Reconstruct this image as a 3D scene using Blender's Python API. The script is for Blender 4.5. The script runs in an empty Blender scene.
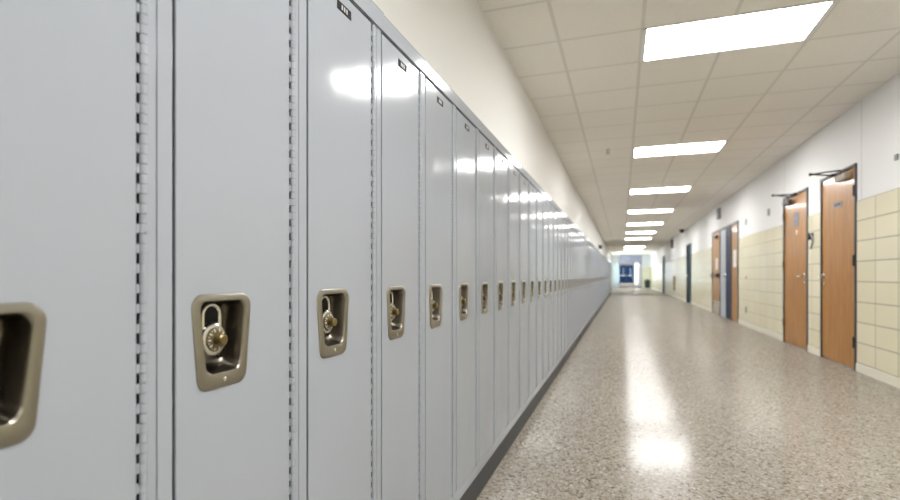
import bpy, bmesh, math, random
from mathutils import Vector, Matrix
random.seed(4)
PI = math.pi
S = bpy.context.scene
COL = S.collection

# ------------------------------------------------------------------ camera, world, exposure
H = 0.945                      # camera height
YAW = math.atan(172 / 500)
cam_d = bpy.data.cameras.new('camera')
cam = bpy.data.objects.new('camera', cam_d)
COL.objects.link(cam)
cam.location = (0, 0, H)
cam.rotation_euler = (PI / 2, 0, YAW)
cam_d.sensor_width = 36
cam_d.lens = 20
cam_d.shift_y = 26 / 900
cam_d.clip_start = 0.02
cam_d.dof.use_dof = True
cam_d.dof.focus_distance = 1.2
cam_d.dof.aperture_fstop = 2.9
S.camera = cam

w = bpy.data.worlds.new('world')
S.world = w
w.use_nodes = True
bg = w.node_tree.nodes['Background']
bg.inputs['Color'].default_value = (0.75, 0.86, 1.0, 1)
bg.inputs['Strength'].default_value = 2.0

S.view_settings.view_transform = 'Standard'
S.view_settings.look = 'None'
S.view_settings.gamma = 1
S.view_settings.exposure = 0.0
S.view_settings.use_curve_mapping = False

LAMP = 30.0                    # radiance of the fluorescent diffusers

def area_light(name, loc, rot, sx, sy, power, color, label):
    d = bpy.data.lights.new(name, 'AREA')
    d.shape = 'RECTANGLE'; d.size = sx; d.size_y = sy; d.energy = power; d.color = color
    o = bpy.data.objects.new(name, d); COL.objects.link(o)
    o.location = loc; o.rotation_euler = rot
    return o
VX0_L = -0.45
# daylight coming in through the corridor windows past the end of the lockers
area_light('window_daylight', (-1.6, 40.3, 1.5), (0, -PI / 2, 0.6), 2.2, 6.4, 400, (0.92, 0.96, 1.0), '')
# added area light to brighten the far passage, behind an opening cut for it
area_light('passage_fill_light', (VX0_L - 0.9, 62.0, 1.5), (0, -PI / 2, 0), 2.2, 12.0, 420, (0.9, 0.95, 1.0), '')

# ------------------------------------------------------------------ dimensions (metres)
XF = -0.58      # locker fronts
XL = -0.85      # left wall
XR = 2.206      # right wall
ZC = 2.66       # ceiling
Y0, Y1 = -5.0, 44.4
G = 0.57        # ceiling grid module

# ------------------------------------------------------------------ materials
def mat(name, color, rough=0.5, metal=0.0, spec=0.5, emit=None, strength=0, coat=0):
    m = bpy.data.materials.new(name); m.use_nodes = True
    b = m.node_tree.nodes['Principled BSDF']
    b.inputs['Base Color'].default_value = (*color, 1)
    b.inputs['Roughness'].default_value = rough
    b.inputs['Metallic'].default_value = metal
    b.inputs['Specular IOR Level'].default_value = spec
    if coat: b.inputs['Coat Weight'].default_value = coat; b.inputs['Coat Roughness'].default_value = 0.08
    if emit:
        b.inputs['Emission Color'].default_value = (*emit, 1)
        b.inputs['Emission Strength'].default_value = strength
    return m

class NT:
    """small node-tree helper"""
    def __init__(s, m):
        s.t = m.node_tree; s.b = s.t.nodes['Principled BSDF']
    def n(s, kind, **kw):
        nd = s.t.nodes.new(kind)
        for k, v in kw.items(): setattr(nd, k, v)
        return nd
    def l(s, a, b): s.t.links.new(a, b)
    def math(s, op, a, b=None, c=None):
        nd = s.n('ShaderNodeMath', operation=op)
        for i, v in enumerate((a, b, c)):
            if v is None: continue
            if isinstance(v, (int, float)): nd.inputs[i].default_value = v
            else: s.l(v, nd.inputs[i])
        return nd.outputs[0]
    def pos(s):
        return s.n('ShaderNodeNewGeometry').outputs['Position']
    def mix(s, f, a, b):
        nd = s.n('ShaderNodeMix', data_type='RGBA')
        for i, v in ((0, f), (6, a), (7, b)):
            if isinstance(v, (int, float)): nd.inputs[i].default_value = v
            elif isinstance(v, tuple): nd.inputs[i].default_value = (*v, 1)
            else: s.l(v, nd.inputs[i])
        return nd.outputs[2]
    def line(s, c, period, off, width):
        """1 on a thin line repeating along coordinate c"""
        f = s.math('FRACT', s.math('DIVIDE', s.math('SUBTRACT', c, off), period))
        d = s.math('MINIMUM', f, s.math('SUBTRACT', 1.0, f))
        return s.math('LESS_THAN', d, width / period / 2)
    def bump(s, h, strength, dist):
        nd = s.n('ShaderNodeBump'); nd.inputs['Strength'].default_value = strength
        nd.inputs['Distance'].default_value = dist
        s.l(h, nd.inputs['Height']); s.l(nd.outputs[0], s.b.inputs['Normal'])
        return nd

def enamel(k, ior, cap, rough=None):
    """turn the material into a matt body under a thin gloss whose grazing sheen levels off (reflection capped by hand)"""
    b = k.b; out = k.t.nodes['Material Output']
    df = k.n('ShaderNodeBsdfDiffuse'); gl = k.n('ShaderNodeBsdfGlossy'); fr = k.n('ShaderNodeFresnel'); mx = k.n('ShaderNodeMixShader')
    fr.inputs['IOR'].default_value = ior
    df.inputs['Color'].default_value = b.inputs['Base Color'].default_value
    gl.inputs['Roughness'].default_value = b.inputs['Roughness'].default_value
    for nm, tgt in (('Base Color', [df.inputs['Color']]), ('Roughness', [gl.inputs['Roughness']]), ('Normal', [df.inputs['Normal'], gl.inputs['Normal'], fr.inputs['Normal']])):
        if b.inputs[nm].is_linked:
            for t_ in tgt: k.l(b.inputs[nm].links[0].from_socket, t_)
    k.l(k.math('MINIMUM', fr.outputs[0], cap), mx.inputs[0])
    k.l(df.outputs[0], mx.inputs[1]); k.l(gl.outputs[0], mx.inputs[2]); k.l(mx.outputs[0], out.inputs['Surface'])

M = {}
# locker enamel: satin baked paint over slightly wavy sheet steel
def locker_paint(name, wave):
    m = mat(name, (0.395, 0.425, 0.475), 0.125, 0, 0.33)
    k = NT(m)
    mp = k.n('ShaderNodeMapping'); k.l(k.pos(), mp.inputs['Vector'])
    mp.inputs['Scale'].default_value = (1, 5.5, 2.2)
    nz = k.n('ShaderNodeTexNoise'); nz.inputs['Scale'].default_value = 1.3; nz.inputs['Detail'].default_value = 1
    k.l(mp.outputs[0], nz.inputs['Vector'])
    k.bump(nz.outputs['Fac'], 1.0, wave)
    enamel(k, 1.36, 0.34)
    return m
M['paint'] = locker_paint('locker_paint', 0.0032)
M['paint_flat'] = locker_paint('locker_frame_paint', 0.001)
M['inside'] = mat('locker_inside_shade', (0.015, 0.015, 0.017), 0.7)  # near-black panels carry the door-gap shade in their colour
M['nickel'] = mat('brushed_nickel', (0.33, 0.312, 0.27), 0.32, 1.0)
M['cup_shade'] = mat('shaded_nickel', (0.19, 0.172, 0.145), 0.3, 1.0)  # darker copy of the nickel; pocket shade put into the colour
M['chrome'] = mat('chrome', (0.72, 0.71, 0.68), 0.2, 1.0)
M['brass'] = mat('aged_brass', (0.27, 0.21, 0.10), 0.35, 1.0)
M['dial'] = mat('dial_face', (0.16, 0.13, 0.08), 0.4, 0.6)
M['tick'] = mat('dial_ticks', (0.8, 0.76, 0.6), 0.5)
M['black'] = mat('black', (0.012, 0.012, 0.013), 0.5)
M['plate'] = mat('plate_black', (0.015, 0.015, 0.017), 0.6, spec=0.2)
M['plate_text'] = mat('plate_letters', (0.5, 0.5, 0.52), 0.4)
M['base'] = mat('dark_vinyl', (0.04, 0.042, 0.046), 0.5, spec=0.3)
M['white_paint'] = mat('white_plaster', (0.76, 0.755, 0.73), 0.55)
M['cream'] = mat('cream_cove', (0.86, 0.83, 0.70), 0.25)
M['steel_frame'] = mat('frame_bluegrey', (0.06, 0.062, 0.075), 0.4)
M['bronze'] = mat('dull_bronze', (0.16, 0.10, 0.06), 0.4, 0.7)
M['grey_plate'] = mat('grey_plate', (0.28, 0.28, 0.29), 0.5)
M['blue'] = mat('blue_door', (0.012, 0.06, 0.20), 0.5, spec=0.25)
M['teal'] = mat('teal_door', (0.02, 0.05, 0.07), 0.55, spec=0.2)
M['pale_panel'] = mat('pale_panel', (0.50, 0.54, 0.58), 0.4)
M['paper'] = mat('paper', (0.85, 0.83, 0.8), 0.7)
M['redbrown'] = mat('red_brown', (0.12, 0.05, 0.04), 0.5)
M['lamp_frame'] = mat('lamp_frame', (0.8, 0.8, 0.78), 0.4)
M['diffuser'] = mat('diffuser', (0.9, 0.9, 0.9), 0.4, emit=(1.0, 0.99, 0.975), strength=LAMP)
M['bluegrey'] = mat('transom_frame', (0.42, 0.43, 0.55), 0.25)
M['glass'] = mat('glass', (0.8, 0.95, 0.95), 0.03)
M['glass'].node_tree.nodes['Principled BSDF'].inputs['Transmission Weight'].default_value = 0.9

# right wall plaster with faint vertical panel seams every 2.44 m
m = M['plaster_r'] = mat('white_plaster_seamed', (0.83, 0.835, 0.84), 0.5); k = NT(m)
sx = k.n('ShaderNodeSeparateXYZ'); k.l(k.pos(), sx.inputs[0])
ln = k.line(sx.outputs['Y'], 2.44, 5.92, 0.012)
k.l(k.mix(ln, (0.83, 0.835, 0.84), (0.55, 0.56, 0.57)), k.b.inputs['Base Color'])

# glazed structural tile 0.406 x 0.2, stacked
m = M['tile'] = mat('glazed_tile', (0.75, 0.72, 0.50), 0.16); k = NT(m)
sx = k.n('ShaderNodeSeparateXYZ'); k.l(k.pos(), sx.inputs[0])
run = k.math('ADD', sx.outputs['Y'], sx.outputs['X'])
l1 = k.line(run, 0.406, 5.22 + XR, 0.011)
l2 = k.line(sx.outputs['Z'], 0.2, 0.09, 0.011)
ln = k.math('MAXIMUM', l1, l2)
cellv = k.n('ShaderNodeCombineXYZ')
k.l(k.math('FLOOR', k.math('DIVIDE', k.math('SUBTRACT', run, 5.22 + XR), 0.406)), cellv.inputs[0])
k.l(k.math('FLOOR', k.math('DIVIDE', k.math('SUBTRACT', sx.outputs['Z'], 0.09), 0.2)), cellv.inputs[1])
wn = k.n('ShaderNodeTexWhiteNoise'); k.l(cellv.outputs[0], wn.inputs['Vector'])
tc = k.mix(wn.outputs['Value'], (0.80, 0.745, 0.53), (0.84, 0.795, 0.61))
k.l(k.mix(ln, tc, (0.36, 0.34, 0.25)), k.b.inputs['Base Color'])
k.l(k.math('ADD', k.math('MULTIPLY', ln, 0.5), 0.16), k.b.inputs['Roughness'])
k.bump(k.math('SUBTRACT', 1.0, ln), 0.6, 0.002)

# acoustic ceiling: 0.57 m grid
m = M['ceiling'] = mat('acoustic_tile', (0.70, 0.65, 0.56), 0.8, spec=0.2); k = NT(m)
sx = k.n('ShaderNodeSeparateXYZ'); k.l(k.pos(), sx.inputs[0])
l1 = k.line(sx.outputs['X'], G, 0.135, 0.024); l2 = k.line(sx.outputs['Y'], G, 3.71, 0.024)
ln = k.math('MAXIMUM', l1, l2)
nz = k.n('ShaderNodeTexNoise'); nz.inputs['Scale'].default_value = 160; nz.inputs['Detail'].default_value = 3
k.l(k.pos(), nz.inputs['Vector'])
cellv = k.n('ShaderNodeCombineXYZ')
k.l(k.math('FLOOR', k.math('DIVIDE', k.math('SUBTRACT', sx.outputs['X'], 0.135), G)), cellv.inputs[0])
k.l(k.math('FLOOR', k.math('DIVIDE', k.math('SUBTRACT', sx.outputs['Y'], 3.71), G)), cellv.inputs[1])
wn = k.n('ShaderNodeTexWhiteNoise'); k.l(cellv.outputs[0], wn.inputs['Vector'])
c0 = k.mix(wn.outputs['Value'], (0.87, 0.835, 0.765), (0.89, 0.855, 0.79))
c1 = k.mix(k.math('GREATER_THAN', nz.outputs['Fac'], 0.60), c0, (0.80, 0.765, 0.70))
k.l(k.mix(ln, c1, (0.72, 0.69, 0.63)), k.b.inputs['Base Color'])
k.bump(k.math('SUBTRACT', 1.0, ln), 0.5, 0.004)

# polished terrazzo
m = M['terrazzo'] = mat('terrazzo', (0.4, 0.36, 0.3), 0.13, spec=0.24); k = NT(m)
def vor(scale):
    v = k.n('ShaderNodeTexVoronoi'); v.inputs['Scale'].default_value = scale
    k.l(k.pos(), v.inputs['Vector']); return v
v1, v2 = vor(85), vor(190)
def ramp(sock, stops):
    s_ = k.n('ShaderNodeSeparateColor'); k.l(sock, s_.inputs[0])
    r = k.n('ShaderNodeValToRGB'); r.color_ramp.interpolation = 'CONSTANT'
    e = r.color_ramp.elements
    e[0].position = 0; e[0].color = (*stops[0][1], 1); e[1].position = stops[1][0]; e[1].color = (*stops[1][1], 1)
    for p, c in stops[2:]:
        x = e.new(p); x.color = (*c, 1)
    k.l(s_.outputs[0], r.inputs[0]); return r.outputs[0], s_
big, sb = ramp(v1.outputs['Color'], [(0, (0.161, 0.126, 0.090)), (0.16, (0.260, 0.208, 0.154)), (0.34, (0.347, 0.315, 0.269)),
                                   (0.58, (0.409, 0.384, 0.333)), (0.78, (0.285, 0.258, 0.230)), (0.90, (0.484, 0.473, 0.435)), (0.97, (0.074, 0.063, 0.058))])
sm, ss = ramp(v2.outputs['Color'], [(0, (0.236, 0.195, 0.147)), (0.25, (0.360, 0.328, 0.282)), (0.7, (0.422, 0.397, 0.352)), (0.9, (0.155, 0.126, 0.102))])
f = k.math('GREATER_THAN', sb.outputs[1], 0.5)
k.l(k.mix(f, big, sm), k.b.inputs['Base Color'])
nz = k.n('ShaderNodeTexNoise'); nz.inputs['Scale'].default_value = 1.6; nz.inputs['Detail'].default_value = 4
k.l(k.pos(), nz.inputs['Vector'])
k.l(k.math('ADD', k.math('MULTIPLY', nz.outputs['Fac'], 0.08), 0.12), k.b.inputs['Roughness'])

enamel(k, 1.40, 0.20)

# varnished wood veneer, vertical grain
m = M['wood'] = mat('wood_veneer', (0.5, 0.24, 0.06), 0.3, spec=0.35, coat=0.25); k = NT(m)
mp = k.n('ShaderNodeMapping'); k.l(k.pos(), mp.inputs['Vector']); mp.inputs['Scale'].default_value = (14, 14, 0.9)
nz = k.n('ShaderNodeTexNoise'); nz.inputs['Scale'].default_value = 2.2; nz.inputs['Detail'].default_value = 6
nz.inputs['Distortion'].default_value = 1.2
k.l(mp.outputs[0], nz.inputs['Vector'])
r = k.n('ShaderNodeValToRGB'); k.l(nz.outputs['Fac'], r.inputs[0])
r.color_ramp.elements[0].position = 0.3; r.color_ramp.elements[0].color = (0.31, 0.125, 0.015, 1)
r.color_ramp.elements[1].position = 0.7; r.color_ramp.elements[1].color = (0.52, 0.24, 0.045, 1)
k.l(r.outputs[0], k.b.inputs['Base Color'])

# ------------------------------------------------------------------ mesh helpers
class MB:
    def __init__(s): s.v = []; s.f = []; s.m = []; s.cur = 0
    def box(s, x0, x1, y0, y1, z0, z1, mi=None):
        n = len(s.v); mi = s.cur if mi is None else mi
        s.v += [(x, y, z) for x in (x0, x1) for y in (y0, y1) for z in (z0, z1)]
        for q in ((0, 1, 3, 2), (4, 6, 7, 5), (0, 4, 5, 1), (2, 3, 7, 6), (0, 2, 6, 4), (1, 5, 7, 3)):
            s.f.append(tuple(n + i for i in q)); s.m.append(mi)
        return s
    def ring(s, pts):
        n = len(s.v); s.v += [tuple(p) for p in pts]; return list(range(n, n + len(pts)))
    def bridge(s, a, b, mi=None):
        L = len(a)
        for i in range(L):
            s.f.append((a[i], a[(i + 1) % L], b[(i + 1) % L], b[i])); s.m.append(s.cur if mi is None else mi)
    def cap(s, a, mi=None): s.f.append(tuple(a)); s.m.append(s.cur if mi is None else mi)
    def cyl(s, p0, p1, r0, r1=None, n=16, caps=True):
        p0, p1 = Vector(p0), Vector(p1); r1 = r0 if r1 is None else r1
        ax = (p1 - p0).normalized(); u = ax.orthogonal().normalized(); w_ = ax.cross(u)
        A = s.ring([p0 + (u * math.cos(t) + w_ * math.sin(t)) * r0 for t in [2 * PI * i / n for i in range(n)]])
        B = s.ring([p1 + (u * math.cos(t) + w_ * math.sin(t)) * r1 for t in [2 * PI * i / n for i in range(n)]])
        s.bridge(A, B)
        if caps: s.cap(A); s.cap(B)
        return s
    def tube(s, pts, r, n=10):
        rings = []
        pts = [Vector(p) for p in pts]
        up = None
        for i, p in enumerate(pts):
            t = (pts[min(i + 1, len(pts) - 1)] - pts[max(i - 1, 0)]).normalized()
            if up is None: up = t.orthogonal().normalized()
            u = (up - t * up.dot(t)).normalized(); up = u; w_ = t.cross(u)
            rings.append(s.ring([p + (u * math.cos(a) + w_ * math.sin(a)) * r for a in [2 * PI * j / n for j in range(n)]]))
        for a, b in zip(rings, rings[1:]): s.bridge(a, b)
        s.cap(rings[0]); s.cap(rings[-1]); return s
    def lathe(s, axis_pt, axis, prof, n=24):
        """profile: list of (distance along axis, radius)"""
        ax = Vector(axis).normalized(); u = ax.orthogonal().normalized(); w_ = ax.cross(u); c = Vector(axis_pt)
        rs = [s.ring([c + ax * d + (u * math.cos(a) + w_ * math.sin(a)) * r for a in [2 * PI * j / n for j in range(n)]]) for d, r in prof]
        for a, b in zip(rs, rs[1:]): s.bridge(a, b)
        s.cap(rs[0]); s.cap(rs[-1]); return s
    def build(s, name, mats, parent=None, loc=None, smooth=False, bevel=0):
        me = bpy.data.meshes.new(name); me.from_pydata(s.v, [], s.f); me.update()
        for m_ in (mats if isinstance(mats, (list, tuple)) else [mats]): me.materials.append(m_)
        for p, mi in zip(me.polygons, s.m): p.material_index = mi
        bm = bmesh.new(); bm.from_mesh(me); bmesh.ops.recalc_face_normals(bm, faces=bm.faces[:])
        if bevel:
            bmesh.ops.bevel(bm, geom=[e for e in bm.edges if e.is_manifold and e.calc_face_angle(0) > 1.0], offset=bevel, segments=2, affect='EDGES', profile=0.6)
        bm.to_mesh(me); bm.free()
        if smooth:
            me.shade_smooth()
            me.set_sharp_from_angle(angle=math.radians(38))
        o = bpy.data.objects.new(name, me); COL.objects.link(o)
        if parent: o.parent = parent
        if loc: o.location = loc
        return o

def tag(o, label, cat, group=None, kind=None):
    o['label'] = label; o['category'] = cat
    if group: o['group'] = group
    if kind: o['kind'] = kind
    return o
def empty(name, loc, label, cat, group=None, kind=None):
    o = bpy.data.objects.new(name, None); COL.objects.link(o); o.location = loc; o.empty_display_size = 0.1
    return tag(o, label, cat, group, kind)
def children(o): return [c for c in COL.objects if c.parent == o]
def copy_tree(o, parent=None):
    c = o.copy(); COL.objects.link(c); c.parent = parent
    for ch in children(o): copy_tree(ch, c)
    return c

# rounded, tapered outline in the (y,z) plane; same point count for any call
NC = 6
def outline(yc, wt, wb, z0, z1, r, x):
    """yc centre, wt/wb widths at top/bottom, radius r, plane x"""
    pts = []
    corners = [(1, 1, 0), (-1, 1, 90), (-1, -1, 180), (1, -1, 270)]
    for sy, sz, a0 in corners:
        wd = wt if sz > 0 else wb
        cy = yc + sy * (wd / 2 - r); cz = (z1 - r) if sz > 0 else (z0 + r)
        for j in range(NC + 1):
            a = math.radians(a0 + 90 * j / NC)
            pts.append((x, cy + r * math.cos(a), cz + r * math.sin(a)))
    return pts

# ------------------------------------------------------------------ the room
VX0, VX1, VY1 = -0.25, 1.54, 71.0          # vestibule beyond the far portal
def structure(o, label, cat): return tag(o, label, cat, kind='structure')

mb = MB(); mb.box(XL - 0.2, XR + 0.2, Y0 - 0.2, VY1 + 0.3, -0.15, 0)
structure(mb.build('floor', M['terrazzo']), 'polished beige terrazzo corridor floor with brown and grey chips', 'floor')
mb = MB(); mb.box(XL - 0.2, XR + 0.2, Y0 - 0.2, VY1 + 0.3, ZC + 0.1, ZC + 0.25)
# the suspended grid, left open where the lights sit
LIGHTS_Y = [3.71 + 6 * G * i for i in range(-2, 10) if i != 7]
LX0, LX1 = 0.135, 0.135 + 2 * G
ylast = Y0 - 0.2
for y in LIGHTS_Y:
    mb.box(XL - 0.1, XR + 0.1, ylast, y, ZC, ZC + 0.02)
    mb.box(XL - 0.1, LX0, y, y + G, ZC, ZC + 0.02); mb.box(LX1, XR + 0.1, y, y + G, ZC, ZC + 0.02)
    ylast = y + G
mb.box(XL - 0.1, XR + 0.1, ylast, VY1 + 0.3, ZC, ZC + 0.02)
structure(mb.build('ceiling', M['ceiling']), 'suspended ceiling of square beige acoustic tiles', 'ceiling')

# left wall (behind the lockers), with a window bay past the row's end
WY0, WY1 = 37.0, 43.9
mb = MB()
mb.box(XL - 0.2, XL, Y0, WY0, 0, ZC); mb.box(XL - 0.2, XL, WY1, Y1 + 0.2, 0, ZC)
mb.box(XL - 0.2, XL, WY0, WY1, 0, 0.35); mb.box(XL - 0.2, XL, WY0, WY1, 2.4, ZC)
structure(mb.build('wall_left', M['white_paint']), 'cream white plaster wall rising above the grey lockers', 'wall')
fr = MB()
n = 4
for i in range(n + 1):
    y = WY0 + (WY1 - WY0) * i / n
    fr.box(XL - 0.14, XL - 0.06, y - 0.03, y + 0.03, 0.35, 2.4)
fr.box(XL - 0.14, XL - 0.06, WY0, WY1, 0.35, 0.41); fr.box(XL - 0.14, XL - 0.06, WY0, WY1, 2.34, 2.4)
win = structure(fr.build('window_1', M['lamp_frame']), 'white framed window band past the end of the lockers', 'window')
gl = MB(); gl.box(XL - 0.105, XL - 0.095, WY0, WY1, 0.4, 2.35); gl.build('window_glass', M['glass'], win)

mb = MB(); mb.box(XL - 0.2, XR + 0.2, Y0 - 0.2, Y0, 0, ZC)
structure(mb.build('wall_back', M['white_paint']), 'white wall closing the corridor behind the viewer', 'wall')

# right wall: tile to 1.69 m, plaster above, openings for doors
OPEN = [(6.015, 6.95, 2.07), (7.39, 8.38, 2.06), (11.35, 14.40, 2.06), (18.6, 19.8, 2.06), (29.5, 31.0, 2.06)]
TT = 1.69
mb = MB(); bb = MB(); y = Y0
for a, b, h in OPEN + [(Y1, Y1, 0)]:
    mb.box(XR, XR + 0.2, y, a, 0, TT, 0); mb.box(XR + 0.004, XR + 0.2, y, a, TT, ZC, 1)
    if b > a: mb.box(XR + 0.004, XR + 0.2, a, b, h, ZC, 1)
    bb.box(XR - 0.008, XR + 0.01, y, a, 0, 0.085)
    y = b
structure(mb.build('wall_right', [M['tile'], M['plaster_r']]), 'corridor wall of cream glazed tile with white plaster above', 'wall')
structure(bb.build('baseboard_right', M['cream'], bevel=0.003), 'pale cream cove base along the tiled wall', 'baseboard')

# end wall with its portal
mb = MB()
mb.box(XL - 0.1, VX0, Y1, Y1 + 0.2, 0, ZC, 0)
mb.box(VX1, XR + 0.1, Y1, Y1 + 0.2, 0, TT, 1); mb.box(VX1, XR + 0.1, Y1, Y1 + 0.2, TT, ZC, 0)
structure(mb.build('wall_end', [M['white_paint'], M['tile']]), 'far end wall on both sides of the portal', 'wall')
mb = MB()
mb.box(VX1, VX1 + 0.15, Y1 + 0.2, VY1, 0, ZC); 
structure(mb.build('wall_passage_right', M['white_paint']), 'bright white side wall seen through the far portal', 'wall')
mb = MB(); mb.box(VX0 - 0.35, VX0 - 0.2, Y1 + 0.2, 56, 0, ZC); mb.box(VX0 - 0.35, VX0 - 0.2, 68, VY1, 0, ZC)
mb.box(VX0 - 0.35, VX0 - 0.2, 56, 68, 0, 0.4); mb.box(VX0 - 0.35, VX0 - 0.2, 56, 68, 2.4, ZC)  # opening made to let the added fill light in
structure(mb.build('wall_passage_left', M['white_paint']), 'pale left side wall inside the far passage', 'wall')
mb = MB(); mb.box(VX0 - 0.35, VX1 + 0.15, VY1, VY1 + 0.15, 0, ZC)
structure(mb.build('wall_passage_end', M['white_paint']), 'white wall around the far blue double doors', 'wall')
# portal frame with transom
fr = MB()
fr.box(VX0, VX0 + 0.06, Y1 - 0.03, Y1 + 0.2, 0, ZC); fr.box(VX1 - 0.06, VX1, Y1 - 0.03, Y1 + 0.2, 0, ZC)
fr.box(VX0, VX1, Y1 - 0.03, Y1 + 0.2, 2.03, 2.12); fr.box(VX0, VX1, Y1 - 0.03, Y1 + 0.2, ZC - 0.08, ZC)
po = structure(fr.build('trim_1', M['bluegrey']), 'blue-grey metal portal frame at the far end of the corridor', 'frame')
gl = MB(); gl.box(VX0 + 0.06, VX1 - 0.06, Y1 + 0.07, Y1 + 0.09, 2.12, ZC - 0.08); gl.build('transom_panel', M['bluegrey'], po)
# pale glazed sidelight left of portal
sl = MB(); sl.box(XL + 0.14, VX0 - 0.02, Y1 - 0.02, Y1 + 0.01, 0.12, 2.0)
structure(sl.build('window_2', mat('pale_teal_glass', (0.50, 0.66, 0.70), 0.1)), 'pale teal glazed sidelight left of the far portal', 'window')
# far blue double doors
for i, (xa, xb) in enumerate(((VX0 - 0.15, 0.53), (0.55, 1.40))):
    d = MB(); d.box(xa, xb, VY1 - 0.08, VY1 - 0.03, 0.03, 2.36)
    o = structure(d.build('door_%d' % (6 + i), M['blue'], bevel=0.01), ['left', 'right'][i] + ' leaf of the blue double doors at the very end', 'door')
    g = MB(); g.box((xa + xb) / 2 - (0.02 if i else -0.0), (xa + xb) / 2 + 0.22, VY1 - 0.09, VY1 - 0.075, 0.9, 2.05)
    g.build('door_glass', mat('pale_blue_pane_%d' % i, (0.25, 0.45, 0.7), 0.2), o)  # panes paler blue than the leaf
    h_ = MB(); h_.box(xa + 0.1, xb - 0.1, VY1 - 0.13, VY1 - 0.10, 0.98, 1.04)
    h_.box(xa + 0.1, xa + 0.14, VY1 - 0.12, VY1 - 0.07, 0.97, 1.05); h_.box(xb - 0.14, xb - 0.1, VY1 - 0.12, VY1 - 0.07, 0.97, 1.05)
    h_.build('push_bar', M['chrome'], o)

# ------------------------------------------------------------------ doors in the right wall
def frame_mesh(a, b, h, t=0.03):
    f_ = MB()
    f_.box(XR - 0.012, XR + 0.16, a, a + t, 0, h); f_.box(XR - 0.012, XR + 0.16, b - t, b, 0, h)
    f_.box(XR - 0.012, XR + 0.16, a, b, h - t, h); return f_

def hinge_part(y, z, par, m_):
    g = MB(); g.cyl((XR - 0.012, y, z - 0.055), (XR - 0.012, y, z + 0.055), 0.012, n=12)
    g.box(XR - 0.016, XR + 0.002, y - 0.02, y + 0.02, z - 0.05, z + 0.05)
    g.build('hinge', m_, par, smooth=True)

def lever(y, z, d, par, m_):
    g = MB(); g.lathe((XR + 0.0, y, z), (-1, 0, 0), [(0, 0.032), (0.008, 0.032), (0.012, 0.026)], 20)
    g.cyl((XR, y, z), (XR - 0.055, y, z), 0.010)
    g.tube([(XR - 0.05, y, z), (XR - 0.058, y + d * 0.02, z), (XR - 0.058, y + d * 0.11, z - 0.004)], 0.009)
    g.lathe((XR, y, z - 0.09), (-1, 0, 0), [(0, 0.02), (0.012, 0.02), (0.016, 0.014)], 16)
    g.build('door_handle', m_, par, smooth=True)

def closer(y, d, h, par, mb_, ma):
    """closer body on the leaf's top rail; folding arm that stands out square from the door. d = direction away from the hinge"""
    g = MB(); g.box(XR - 0.055, XR - 0.0, y, y + d * 0.26, h - 0.125, h - 0.065)
    g.build('closer_body', mb_, par, bevel=0.006)
    e = Vector((XR - 0.25, y + d * 0.33, h - 0.012))
    g = MB(); g.tube([(XR - 0.03, y + d * 0.17, h - 0.06), (XR - 0.03, y + d * 0.17, h - 0.012), tuple(e)], 0.008, 8)
    g.tube([tuple(e), (XR - 0.02, y + d * 0.42, h - 0.02)], 0.008, 8)
    g.cyl(e - Vector((0, 0, 0.014)), e + Vector((0, 0, 0.014)), 0.016)
    g.box(XR - 0.04, XR - 0.012, y + d * 0.38, y + d * 0.46, h - 0.035, h - 0.008)
    g.build('closer_arm', ma, par, smooth=True)

def wood_door(name, a, b, h, label, hinge_at, hm, closer_m):
    t = 0.03
    lf = MB(); lf.box(XR + 0.0, XR + 0.045, a + t + 0.003, b - t - 0.003, 0.012, h - t - 0.003)
    o = structure(lf.build(name, M['wood'], bevel=0.002), label, 'door')
    frame_mesh(a, b, h).build('door_frame', M['steel_frame'], o, bevel=0.003)
    hy = a + t if hinge_at == 'a' else b - t
    for z in (0.28, 1.10, h - 0.27): hinge_part(hy, z, o, hm)
    s_ = 1 if hinge_at == 'a' else -1
    ly = (b - t - 0.07) if hinge_at == 'a' else (a + t + 0.07)
    lever(ly, 0.945, -s_, o, M['chrome'])
    closer(hy + s_ * 0.10, s_, h, o, closer_m, M['black'])
    return o

d1 = wood_door('door_1', *OPEN[0], 'nearest orange-brown wooden door on the tiled wall, with black hinges', 'a', M['black'], mat('closer_beige', (0.45, 0.41, 0.34), 0.5))
def sign_bars(par, y0, y1, z0, z1, x, m_):
    g = MB(); g.box(x - 0.004, x, y0, y1, z0, z1); return g.build('sign_plate', m_, par)
s = sign_bars(d1, 6.37, 6.59, 1.685, 1.745, XR, M['grey_plate'])
g = MB()
for q, (u, v) in enumerate(((0.03, 0.055), (0.065, 0.085), (0.10, 0.135), (0.15, 0.185))):
    g.box(XR - 0.0055, XR - 0.0038, 6.37 + u, 6.37 + v, 1.70, 1.732)
g.build('sign_marks', M['steel_frame'], s)

d2 = wood_door('door_2', *OPEN[1], 'second wooden door on the tiled wall, square grey sign', 'b', M['bronze'], M['steel_frame'])
s = sign_bars(d2, 7.74, 7.92, 1.61, 1.79, XR, mat('blue_grey_sign', (0.20, 0.22, 0.27), 0.5))
g = MB()   # pictogram-like pale marks
g.lathe((XR - 0.0035, 7.80, 1.755), (-1, 0, 0), [(0, 0.011), (0.0015, 0.011)], 14)
g.box(XR - 0.0055, XR - 0.0035, 7.785, 7.815, 1.68, 1.738); g.box(XR - 0.0055, XR - 0.0035, 7.84, 7.895, 1.70, 1.75)
g.box(XR - 0.0055, XR - 0.0035, 7.765, 7.895, 1.635, 1.65)
g.build('sign_marks', M['grey_plate'], s)
g = MB(); g.box(XR - 0.003, XR, 7.79, 7.84, 1.50, 1.56); g.build('paper_note', M['paper'], d2)

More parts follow.
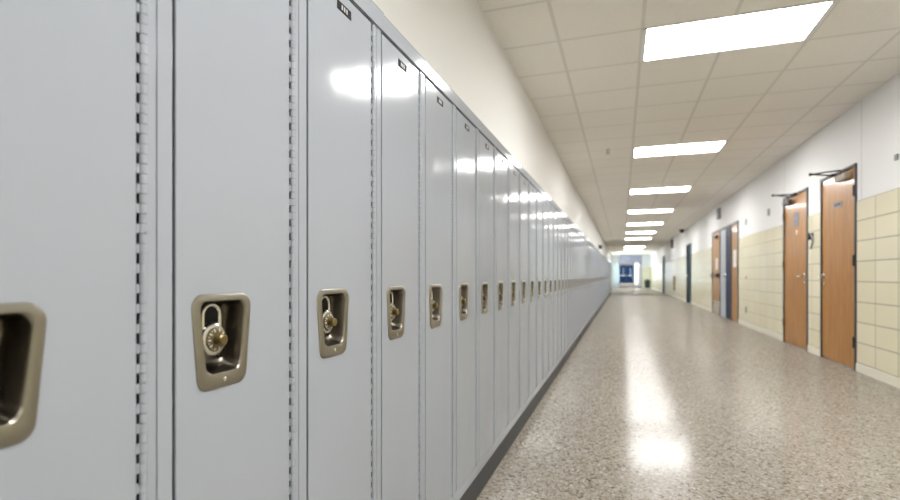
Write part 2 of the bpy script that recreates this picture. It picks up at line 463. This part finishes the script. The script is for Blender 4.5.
# wide opening: wood leaf, blue leaf set back, pale side panel, wood leaf with push bar
a, b, h = OPEN[2]
fr = frame_mesh(a, b, h, 0.05)
fr.box(XR - 0.012, XR + 0.16, 12.02, 12.07, 0, h); fr.box(XR - 0.012, XR + 0.16, 13.30, 13.34, 0, h)
structure(fr.build('trim_2', M['steel_frame'], bevel=0.003), 'dark metal frame around the wide doorway beyond the second door', 'frame')
lf = MB(); lf.box(XR, XR + 0.045, a + 0.053, 12.017, 0.012, h - 0.053)
d3 = structure(lf.build('door_3', M['wood'], bevel=0.002), 'light wooden door leaf with a paper notice, beside a blue door', 'door')
g = MB(); g.box(XR - 0.003, XR, 11.55, 11.83, 1.13, 1.48); g.build('paper_notice', M['paper'], d3)
lf = MB(); lf.box(XR, XR + 0.045, 13.343, b - 0.053, 0.012, h - 0.053)
d4 = structure(lf.build('door_4', M['wood'], bevel=0.002), 'wooden door leaf with push bar and metal kick plate', 'door')
g = MB(); g.box(XR - 0.004, XR, 13.40, 14.30, 0.03, 0.32); g.build('kick_plate', M['chrome'], d4)
g = MB(); g.box(XR - 0.08, XR - 0.045, 13.42, 14.28, 0.93, 0.99); g.box(XR - 0.06, XR, 13.42, 13.52, 0.91, 1.01); g.box(XR - 0.06, XR, 14.18, 14.28, 0.91, 1.01)
g.build('push_bar', M['bronze'], d4, bevel=0.005)
g = MB(); g.box(XR - 0.003, XR, 13.65, 13.87, 1.10, 1.38); g.build('paper_notice', M['paper'], d4)
g = MB(); g.box(XR - 0.06, XR, 13.6, 13.9, h - 0.20, h - 0.13); g.build('closer_body', M['bronze'], d4, bevel=0.006)
lf = MB(); lf.box(XR + 0.005, XR + 0.05, 12.07, 12.68, 0.012, h - 0.05)
d5 = structure(lf.build('door_5', mat('navy_door', (0.006, 0.02, 0.075), 0.5, spec=0.25), bevel=0.002), 'narrow dark blue door beside a pale panel, between two wooden leaves', 'door')
g = MB(); g.lathe((XR + 0.005, 12.6, 0.95), (-1, 0, 0), [(0, 0.03), (0.01, 0.03), (0.03, 0.012), (0.04, 0.025), (0.06, 0.022)], 16); g.build('door_handle', M['chrome'], d5, smooth=True)
lf = MB(); lf.box(XR + 0.002, XR + 0.12, 12.685, 13.295, 0.0, h - 0.05)
structure(lf.build('trim_3', M['pale_panel'], bevel=0.004), 'pale grey panel between the blue door and the push bar door', 'panel')

for i, (a, b, h) in enumerate(OPEN[3:]):
    lf = MB(); lf.box(XR + 0.03, XR + 0.075, a + 0.05, b - 0.05, 0.012, h - 0.05)
    o = structure(lf.build('door_%d' % (8 + i), M['teal'], bevel=0.002), ['dark teal door farther along the tiled wall', 'last dark teal door on the tiled wall before the trash can'][i], 'door')
    frame_mesh(a, b, h, 0.048).build('door_frame', M['teal'], o)
    g = MB(); g.lathe((XR + 0.03, b - 0.14, 0.95), (-1, 0, 0), [(0, 0.03), (0.01, 0.03), (0.03, 0.012), (0.04, 0.026), (0.06, 0.022)], 16); g.build('door_handle', M['chrome'], o, smooth=True)

# ------------------------------------------------------------------ ceiling lights (lamps)
ordn = ['nearest in view', 'second in view', 'third in view', 'fourth in view', 'fifth in view', 'sixth in view', 'seventh in view', 'eighth in view', 'ninth and farthest in view']
def make_light(y):
    t = empty('ceiling_light', (LX0 + G, y + G / 2, ZC), '', 'light')
    hx, hy = G, G / 2
    f_ = MB()
    for sx_ in (-1, 1):
        f_.box(*sorted((sx_ * (hx - 0.001), sx_ * (hx - 0.032))), -hy + 0.001, hy - 0.001, -0.004, 0.06)
        f_.box(-hx + 0.001, hx - 0.001, *sorted((sx_ * (hy - 0.001), sx_ * (hy - 0.018))), -0.004, 0.06)
    f_.box(-hx + 0.001, hx - 0.001, -hy + 0.001, hy - 0.001, 0.06, 0.07)
    f_.build('frame', M['lamp_frame'], t)
    g = MB(); g.box(-hx + 0.031, hx - 0.031, -hy + 0.017, hy - 0.017, 0.002, 0.006); g.build('diffuser', M['diffuser'], t)
    return t
first = None
for i, y in enumerate(LIGHTS_Y):
    if first is None: first = make_light(y); o = first
    else: o = copy_tree(first)
    o.location = (LX0 + G, y + G / 2, ZC)
    j = i - 2
    if j < 0: lab = ['recessed ceiling light behind the viewer', 'recessed ceiling light directly above the viewer'][i]
    else: lab = 'glowing rectangular ceiling light, ' + ordn[j]
    tag(o, lab, 'light', 'rectangular fluorescent ceiling lights')
# two unseen lamps added to brighten the passage beyond the portal
for i, y in enumerate((52.0, 62.0)):
    o = copy_tree(first); o.location = (0.65, y, ZC - 0.075)
    tag(o, ['unseen lamp added to brighten the start of the far passage', 'unseen lamp added to brighten the depth of the far passage'][i], 'light', 'lamps added in the far passage')

# ------------------------------------------------------------------ lockers
PITCH = 0.3103
SEAM0 = 0.8579 * 0.58            # y of the first seam (right end of locker one)
ZB = 0.10                        # top of plinth
DZ0, DZ1 = 0.148 - ZB, 1.564 - ZB
TOPZ = 1.611 - ZB
YA, YB = 0.0294, 0.2809          # door edges within the pitch
CY, CZ = YA + 0.0860, 0.848 - ZB # handle cup centre

def make_locker(full=True):
    t = empty('locker', (XF, 0, ZB), '', 'locker')
    f_ = MB()
    D = -0.262; g_ = 0.0009
    f_.box(-0.018, 0, g_, 0.0245, 0, TOPZ - 0.04); f_.box(-0.018, 0, 0.2955, PITCH - g_, 0, TOPZ - 0.04)
    f_.box(-0.018, -0.0002, 0.0245, 0.2955, 0, DZ0 - 0.003); f_.box(-0.018, -0.0002, 0.0245, 0.2955, DZ1 + 0.006, TOPZ - 0.001)
    f_.box(D, -0.018, g_, 0.0035, 0, TOPZ, 1); f_.box(D, -0.018, PITCH - 0.0035, PITCH - g_, 0, TOPZ, 1)
    f_.box(D, D + 0.002, g_, PITCH - g_, 0, TOPZ, 1)
    f_.box(D, -0.018, g_, PITCH - g_, 0, 0.003, 1); f_.box(D, -0.018, g_, PITCH - g_, TOPZ - 0.003, TOPZ, 1)
    f_.build('frame', [M['paint_flat'], M['inside']], t, bevel=0.0008)
    # door with a hole for the cup
    d = MB()
    z0, z1 = CZ - 0.0685, CZ + 0.0685
    yc, ww = (YA + YB) / 2, YB - YA
    def sq(x, ins, r): return outline(yc, ww - 2 * ins, ww - 2 * ins, DZ0 + ins, DZ1 - ins, r, x)
    hole = d.ring(outline(CY, 0.112, 0.095, z0, z1, 0.016, 0.001))
    r1 = d.ring(sq(0.001, 0.0016, 0.0005)); r2 = d.ring(sq(0.0004, 0.0005, 0.001)); r3 = d.ring(sq(-0.0012, 0, 0.0015))
    r3b = d.ring(sq(-0.0016, 0.0045, 0.0015)); r4 = d.ring(sq(-0.018, 0.0045, 0.0015)); r5 = d.ring(outline(CY, 0.112, 0.095, z0, z1, 0.016, -0.018))
    for p, q in ((hole, r1), (r1, r2), (r2, r3), (r3, r3b), (r3b, r4), (r4, r5), (r5, hole)): d.bridge(p, q)
    door = d.build('door', M['paint'], t)
    # piano hinge: continuous barrel of half-inch knuckles
    h_ = MB(); kn = 0.0127; z = DZ0; i = 0; yb = YB + 0.0082
    while z + kn <= DZ1 + 0.001:
        h_.cyl((0.0018, yb, z + 0.0004), (0.0018, yb, z + kn - 0.0004), 0.0047, n=10)
        if i % 2: h_.box(-0.004, 0.0009, YB - 0.0002, yb, z + 0.0005, z + kn - 0.0005)
        z += kn; i += 1
    h_.box(-0.006, -0.0045, YB - 0.001, 0.2955, DZ0, DZ1, 1)  # near-black strip, hinge-gap shade in its colour
    h_.box(-0.006, 0.0008, yb + 0.001, 0.2952, DZ0, DZ1)
    h_.build('hinge', [M['paint_flat'], M['inside']], door, smooth=True)
    # recessed handle cup
    c = MB()
    zo0, zo1 = CZ - 0.073, CZ + 0.070
    def O(ins, x): return c.ring(outline(CY, 0.121 - 2 * ins, 0.102 - 2 * ins, zo0 + ins, zo1 - ins, 0.020 - ins * 0.5, x))
    def I(ins, x, bot=0): return c.ring(outline(CY + 0.0005, 0.091 - 2 * ins, 0.072 - 2 * ins, CZ - 0.049 + ins + bot, CZ + 0.060 - ins, 0.015 - ins * 0.3, x))
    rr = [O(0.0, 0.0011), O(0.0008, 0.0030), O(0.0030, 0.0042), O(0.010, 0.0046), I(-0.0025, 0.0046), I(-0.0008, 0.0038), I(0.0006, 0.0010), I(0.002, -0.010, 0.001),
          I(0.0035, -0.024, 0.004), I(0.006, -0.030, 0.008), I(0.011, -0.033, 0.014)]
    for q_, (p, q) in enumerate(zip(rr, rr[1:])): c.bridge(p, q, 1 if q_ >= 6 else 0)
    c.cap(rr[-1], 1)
    c.build('handle_cup', [M['nickel'], M['cup_shade']], door, smooth=True)
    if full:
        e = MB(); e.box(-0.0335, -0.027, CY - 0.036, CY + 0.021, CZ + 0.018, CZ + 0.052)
        e.build('latch_shade_block', M['black'], door)  # solid black block painting the shade of the latch hole
        e = MB()
        pr = []
        for zz, xx in ((CZ + 0.052, -0.021), (CZ + 0.02, -0.020), (CZ - 0.018, -0.021), (CZ - 0.030, -0.025), (CZ - 0.037, -0.031)):
            pr.append([(-0.034, CY + 0.0205, zz), (xx - 0.003, CY + 0.0205, zz), (xx, CY + 0.022, zz), (xx, CY + 0.029, zz), (xx - 0.003, CY + 0.031, zz), (-0.034, CY + 0.033, zz)])
        rs = [e.ring(p) for p in pr]
        for p, q in zip(rs, rs[1:]): e.bridge(p, q)
        e.cap(rs[0]); e.cap(rs[-1])
        e.build('latch_pull', M['cup_shade'], door, smooth=True)
        e = MB(); e.box(-0.030, -0.0225, CY - 0.036, CY + 0.020, CZ + 0.016, CZ + 0.024); e.build('hasp_tongue', M['brass'], door, bevel=0.001)
        for sy_, sz_, sxx in ((CY + 0.001, CZ - 0.0605, 0.0046), (CY + 0.004, CZ - 0.026, -0.0325)):
            e = MB(); e.lathe((sxx - 0.001, sy_, sz_), (1, 0, 0), [(0, 0.0032), (0.0012, 0.0032), (0.002, 0.002)], 12)
            e.build('screw', M['chrome'], door, smooth=True)
        for yy in (-0.03, 0.03):
            pass
    # number plate near the top
    e = MB(); py = YA + 0.128; pz = DZ1 - 0.033
    e.box(0.0008, 0.0022, py - 0.028, py + 0.028, pz - 0.0095, pz + 0.0095)
    pl = e.build('number_plate', [M['plate'], M['plate_text']], door)
    return t, door

def ordinal(n):
    base = ['zeroth', 'first', 'second', 'third', 'fourth', 'fifth', 'sixth', 'seventh', 'eighth', 'ninth', 'tenth', 'eleventh', 'twelfth', 'thirteenth', 'fourteenth', 'fifteenth', 'sixteenth', 'seventeenth', 'eighteenth', 'nineteenth']
    if n < 20: return base[n]
    tens = {2: ('twentieth', 'twenty'), 3: ('thirtieth', 'thirty')}[n // 10]
    return tens[0] if n % 10 == 0 else tens[1] + '-' + base[n % 10]

proto, _ = make_locker(True)
protofar = copy_tree(proto)
for dd in children(protofar):
    for ch in children(dd):
        if ch.name.split('.')[0] in ('latch_shade_block', 'latch_pull', 'hasp_tongue', 'screw'):
            bpy.data.objects.remove(ch)
# seams measured in the photograph (the first banks are not perfectly even)
SEAMS = [SEAM0 - PITCH, SEAM0, 1.386 * 0.58, 1.936 * 0.58, 2.452 * 0.58]
while SEAMS[-1] < 28.8: SEAMS.append(SEAMS[-1] + PITCH)
NL = len(SEAMS) - 1
LOCK = {2: (0.0, 0), 3: (0.06, 1), 4: (-0.05, 2), 5: (0.04, 3), 6: (-0.03, 4), 7: (0.05, 5), 8: (0.0, 6), 9: (0.03, 7), 10: (-0.02, 8), 11: (0.02, 9), 12: (0.0, 10), 13: (0.04, 11), 14: (-0.04, 12)}
GROUP = 'grey lockers along the left wall'
for n in range(1, NL + 1):
    ya, yb = SEAMS[n - 1], SEAMS[n]
    if n == 1: o = proto
    elif n == 25: o = protofar
    else: o = copy_tree(proto if n < 25 else protofar)
    o.location = (XF, ya, ZB); o.scale = (1, (yb - ya) / PITCH, 1)
    if n == 1: lab = 'pale grey steel locker cut off by the left edge, open handle cup'
    elif n in LOCK: lab = 'pale grey steel locker, %s from the left edge, combination padlock in its cup' % ordinal(n)
    elif n <= 30: lab = 'pale grey steel locker, %s in the row from the left edge' % ordinal(n)
    else: lab = 'blurred grey locker in the far stretch of the row'
    tag(o, lab, 'locker', GROUP)

# faint number marks on the plates of the nearest lockers are part of each plate
# (illegible in the photograph): three pale strokes
mk = MB()
for q in range(3): mk.box(0.0020, 0.0026, YA + 0.116 + q * 0.0095, YA + 0.116 + q * 0.0095 + 0.0055, DZ1 - 0.038, DZ1 - 0.028)
proto_mark = None
pm = bpy.data.meshes.new('plate_marks'); pm.from_pydata(mk.v, [], mk.f); pm.materials.append(M['plate_text'])
for o in [c for c in COL.objects if c.name.split('.')[0] == 'number_plate']:
    me = o.data
# join strokes into the shared plate mesh
bm = bmesh.new(); bm.from_mesh(me); nf = len(bm.faces); bm.from_mesh(pm); bm.faces.ensure_lookup_table()
for fc in bm.faces[nf:]: fc.material_index = 1
bm.to_mesh(me); bm.free()

# plinth and top fascia
YS, YE = SEAMS[0], SEAMS[-1]
mb = MB(); mb.box(XL + 0.03, XF - 0.002, YS, YE, 0, ZB - 0.0005)
tag(mb.build('locker_plinth', M['base'], bevel=0.002), 'dark grey continuous plinth under the row of lockers', 'plinth')
step = 1.99 * 0.58
for i, (a, b, hh) in enumerate(((YS, step, 0.004), (step, YE, 0.0))):
    f_ = MB(); f_.box(XF + 0.0002, XF + 0.0045, a, b, 1.5700, 1.611 + hh); f_.box(XL + 0.001, XF + 0.0045, a, b, 1.6112 + hh * 0, 1.6135 + hh)
    tag(f_.build('locker_fascia', M['paint_flat'], bevel=0.0012), ['short grey trim strip above the first lockers, its end stepping down', 'long grey trim strip running above the lockers into the distance'][i], 'trim')

# ------------------------------------------------------------------ padlocks
def make_padlock():
    t = empty('padlock', (0, 0, 0), '', 'padlock')
    b_ = MB(); b_.lathe((-0.009, 0, 0), (1, 0, 0), [(0, 0.0195), (0.0015, 0.0232), (0.004, 0.0248), (0.013, 0.0248), (0.016, 0.0238), (0.0175, 0.0212), (0.0176, 0.0190)], 36)
    b_.build('body', M['chrome'], t, smooth=True)
    s_ = MB(); pts = [(-0.0005, -0.0168, 0.012), (-0.0005, -0.0168, 0.034)]
    for j in range(9):
        a = PI - PI * j / 8; pts.append((-0.0005, 0.0168 * math.cos(a), 0.0365 + 0.0168 * math.sin(a)))
    pts += [(-0.0005, 0.0168, 0.034), (-0.0005, 0.0168, 0.012)]
    s_.tube(pts, 0.0033, 10); s_.build('shackle', M['chrome'], t, smooth=True)
    d = MB(); d.lathe((0.0086, 0, 0), (1, 0, 0), [(0, 0.0188), (0.0022, 0.0180), (0.004, 0.0120)], 32)
    dl = d.build('dial', M['dial'], t, smooth=True)
    k_ = MB()
    for j in range(20):
        a = 2 * PI * j / 20; c, s2 = math.cos(a), math.sin(a)
        r0, r1 = (0.0125, 0.0172) if j % 2 == 0 else (0.0150, 0.0172)
        wv = 0.0009 if j % 2 == 0 else 0.0004
        x0, x1 = 0.0128 - (r0 - 0.012) * 0.3 , 0.0114
        p = [(x0, c * r0 - s2 * wv, s2 * r0 + c * wv), (x0, c * r0 + s2 * wv, s2 * r0 - c * wv), (x1, c * r1 + s2 * wv, s2 * r1 - c * wv), (x1, c * r1 - s2 * wv, s2 * r1 + c * wv)]
        q = [(v[0] - 0.0012, v[1], v[2]) for v in p]
        A = k_.ring(p); B = k_.ring(q); k_.bridge(A, B); k_.cap(A); k_.cap(B)
    k_.build('dial_marks', M['tick'], dl)
    k_ = MB(); pr = []
    k_.lathe((0.012, 0, 0), (1, 0, 0), [(0, 0.0085), (0.004, 0.0080), (0.006, 0.0090), (0.012, 0.0086), (0.0135, 0.0070)], 18)
    k_.build('knob', M['brass'], t, smooth=True)
    return t
pl0 = make_padlock(); firstp = True
for n, (rot, idx) in LOCK.items():
    o = pl0 if firstp else copy_tree(pl0); firstp = False
    sc = (SEAMS[n] - SEAMS[n - 1]) / PITCH
    o.location = (XF - 0.016, SEAMS[n - 1] + (CY - 0.0055) * sc, ZB + CZ + 0.000)
    o.rotation_euler = (rot, 0, 0)
    tag(o, 'silver combination padlock with brass knob, on the %s locker from the left edge' % ordinal(n), 'padlock', 'combination padlocks in the handle cups')

# ------------------------------------------------------------------ small fixtures
def wall_plate(y, z, w_, h_, label, m_, name='wall_plate', cat='plate', d=0.012):
    x1 = XR + (0.004 if z - h_ / 2 > TT else 0)
    g = MB(); g.box(x1 - d, x1, y - w_ / 2, y + w_ / 2, z - h_ / 2, z + h_ / 2)
    return tag(g.build(name, m_, bevel=0.002), label, cat)
p = wall_plate(5.25, 1.955, 0.05, 0.05, 'small grey plate high on the white wall at the right edge', M['grey_plate'])
p = wall_plate(9.17, 1.96, 0.10, 0.11, 'small grey plate on white wall left of the second wooden door', M['grey_plate'])
p = wall_plate(10.7, 1.96, 0.10, 0.11, 'small grey plate on white wall nearer the wide doorway', M['grey_plate'])
p = wall_plate(13.4, 2.435, 0.26, 0.25, 'grey louvred box high on the white wall above the wide doorway', M['grey_plate'], 'wall_speaker', 'speaker', 0.05)
p = wall_plate(10.7, 0.92, 0.07, 0.05, 'tiny pinkish switch plate on the cream tiles', mat('pinkish', (0.55, 0.38, 0.33), 0.5), 'switch_plate')
p = wall_plate(10.7, 0.31, 0.08, 0.12, 'low grey outlet plate on the cream tiles', M['grey_plate'], 'outlet_plate')
# black box with pale loop between doors 1 and 2
t = empty('wall_handset', (XR, 7.17, 1.42), 'black wall box with a pale hanging loop between the two wooden doors', 'handset')
g = MB(); g.box(-0.05, 0, 0.03, 0.11, -0.03, 0.05); g.build('bracket', M['black'], t, bevel=0.004)
g = MB(); pts = [(-0.03, 0.03 - 0.07 * math.sin(PI * j / 10), 0.04 - 0.018 * j) for j in range(11)]
g.tube(pts, 0.012, 8); g.build('loop', M['grey_plate'], t, smooth=True)
# reddish fixture on the tile wall farther on
g = MB(); g.box(XR - 0.06, XR, 24.0, 24.25, 0.30, 0.95); g.box(XR - 0.065, XR - 0.06, 24.03, 24.22, 0.33, 0.92)
tag(g.build('wall_cabinet', mat('dull_brown', (0.30, 0.22, 0.16), 0.5), bevel=0.01), 'slim brownish cabinet low on the far tiled wall', 'cabinet')
# hanging sign and camera by the ceiling
t = empty('hanging_sign', (XR, 23.8, ZC), 'dark reddish sign hanging where right wall meets the ceiling', 'sign')
g = MB(); g.box(-0.20, -0.08, -0.02, 0.02, -0.50, -0.12); g.build('panel', M['redbrown'], t, bevel=0.004)
g = MB(); g.cyl((-0.11, 0, -0.13), (-0.11, 0, 0), 0.008); g.cyl((-0.17, 0, -0.13), (-0.17, 0, 0), 0.008); g.build('bracket', M['black'], t)
def camera_dome(x, y, z, sx_, label):
    t = empty('security_camera', (x, y, z), label, 'camera')
    g = MB(); g.lathe((0, 0, 0), (0, 0, -1), [(0, 0.085), (0.05, 0.085), (0.06, 0.08)], 24); g.build('housing', M['black'], t, smooth=True)
    g = MB(); g.lathe((0, 0, -0.06), (0, 0, -1), [(0.0, 0.075)] + [(0.075 * math.sin(a), 0.075 * math.cos(a)) for a in [0.3, 0.6, 0.9, 1.2, 1.45]], 24); g.build('dome', M['plate'], t, smooth=True)
camera_dome(XR - 0.13, 20.2, ZC, 1, 'black domed fixture under the ceiling by the right wall')
g = MB(); g.box(XL, XL + 0.12, 20.1, 20.3, 2.0, 2.14); 
tag(g.build('wall_box', M['black'], bevel=0.01), 'small dark box on the left wall above the far lockers', 'box')
# sprinkler head
t = empty('sprinkler_head', (-0.181, 7.08, ZC), 'small brass sprinkler head on ceiling left of the second light', 'sprinkler')
g = MB(); g.lathe((0, 0, 0), (0, 0, -1), [(0, 0.04), (0.004, 0.038), (0.012, 0.016)], 20); g.build('escutcheon', M['lamp_frame'], t, smooth=True)
g = MB(); g.cyl((0, 0, -0.01), (0, 0, -0.03), 0.010); g.tube([(-0.012, 0, -0.03), (-0.016, 0, -0.045), (0, 0, -0.06)], 0.003); g.tube([(0.012, 0, -0.03), (0.016, 0, -0.045), (0, 0, -0.06)], 0.003)
g.lathe((0, 0, -0.06), (0, 0, -1), [(0, 0.022), (0.002, 0.022)], 16); g.build('nozzle', M['bronze'], t, smooth=True)
# trash can at the far end
t = empty('trash_can', (XR - 0.27, 43.6, 0), 'dark trash can by the right wall at the far end', 'trash can')
g = MB(); g.lathe((0, 0, 0), (0, 0, 1), [(0, 0.19), (0.02, 0.2), (0.5, 0.22), (0.52, 0.22)], 24); g.build('body', M['black'], t, smooth=True)
g = MB(); g.lathe((0, 0, 0.52), (0, 0, 1), [(0, 0.225), (0.04, 0.22), (0.12, 0.15), (0.16, 0.05)], 24); g.build('lid', M['black'], t, smooth=True)
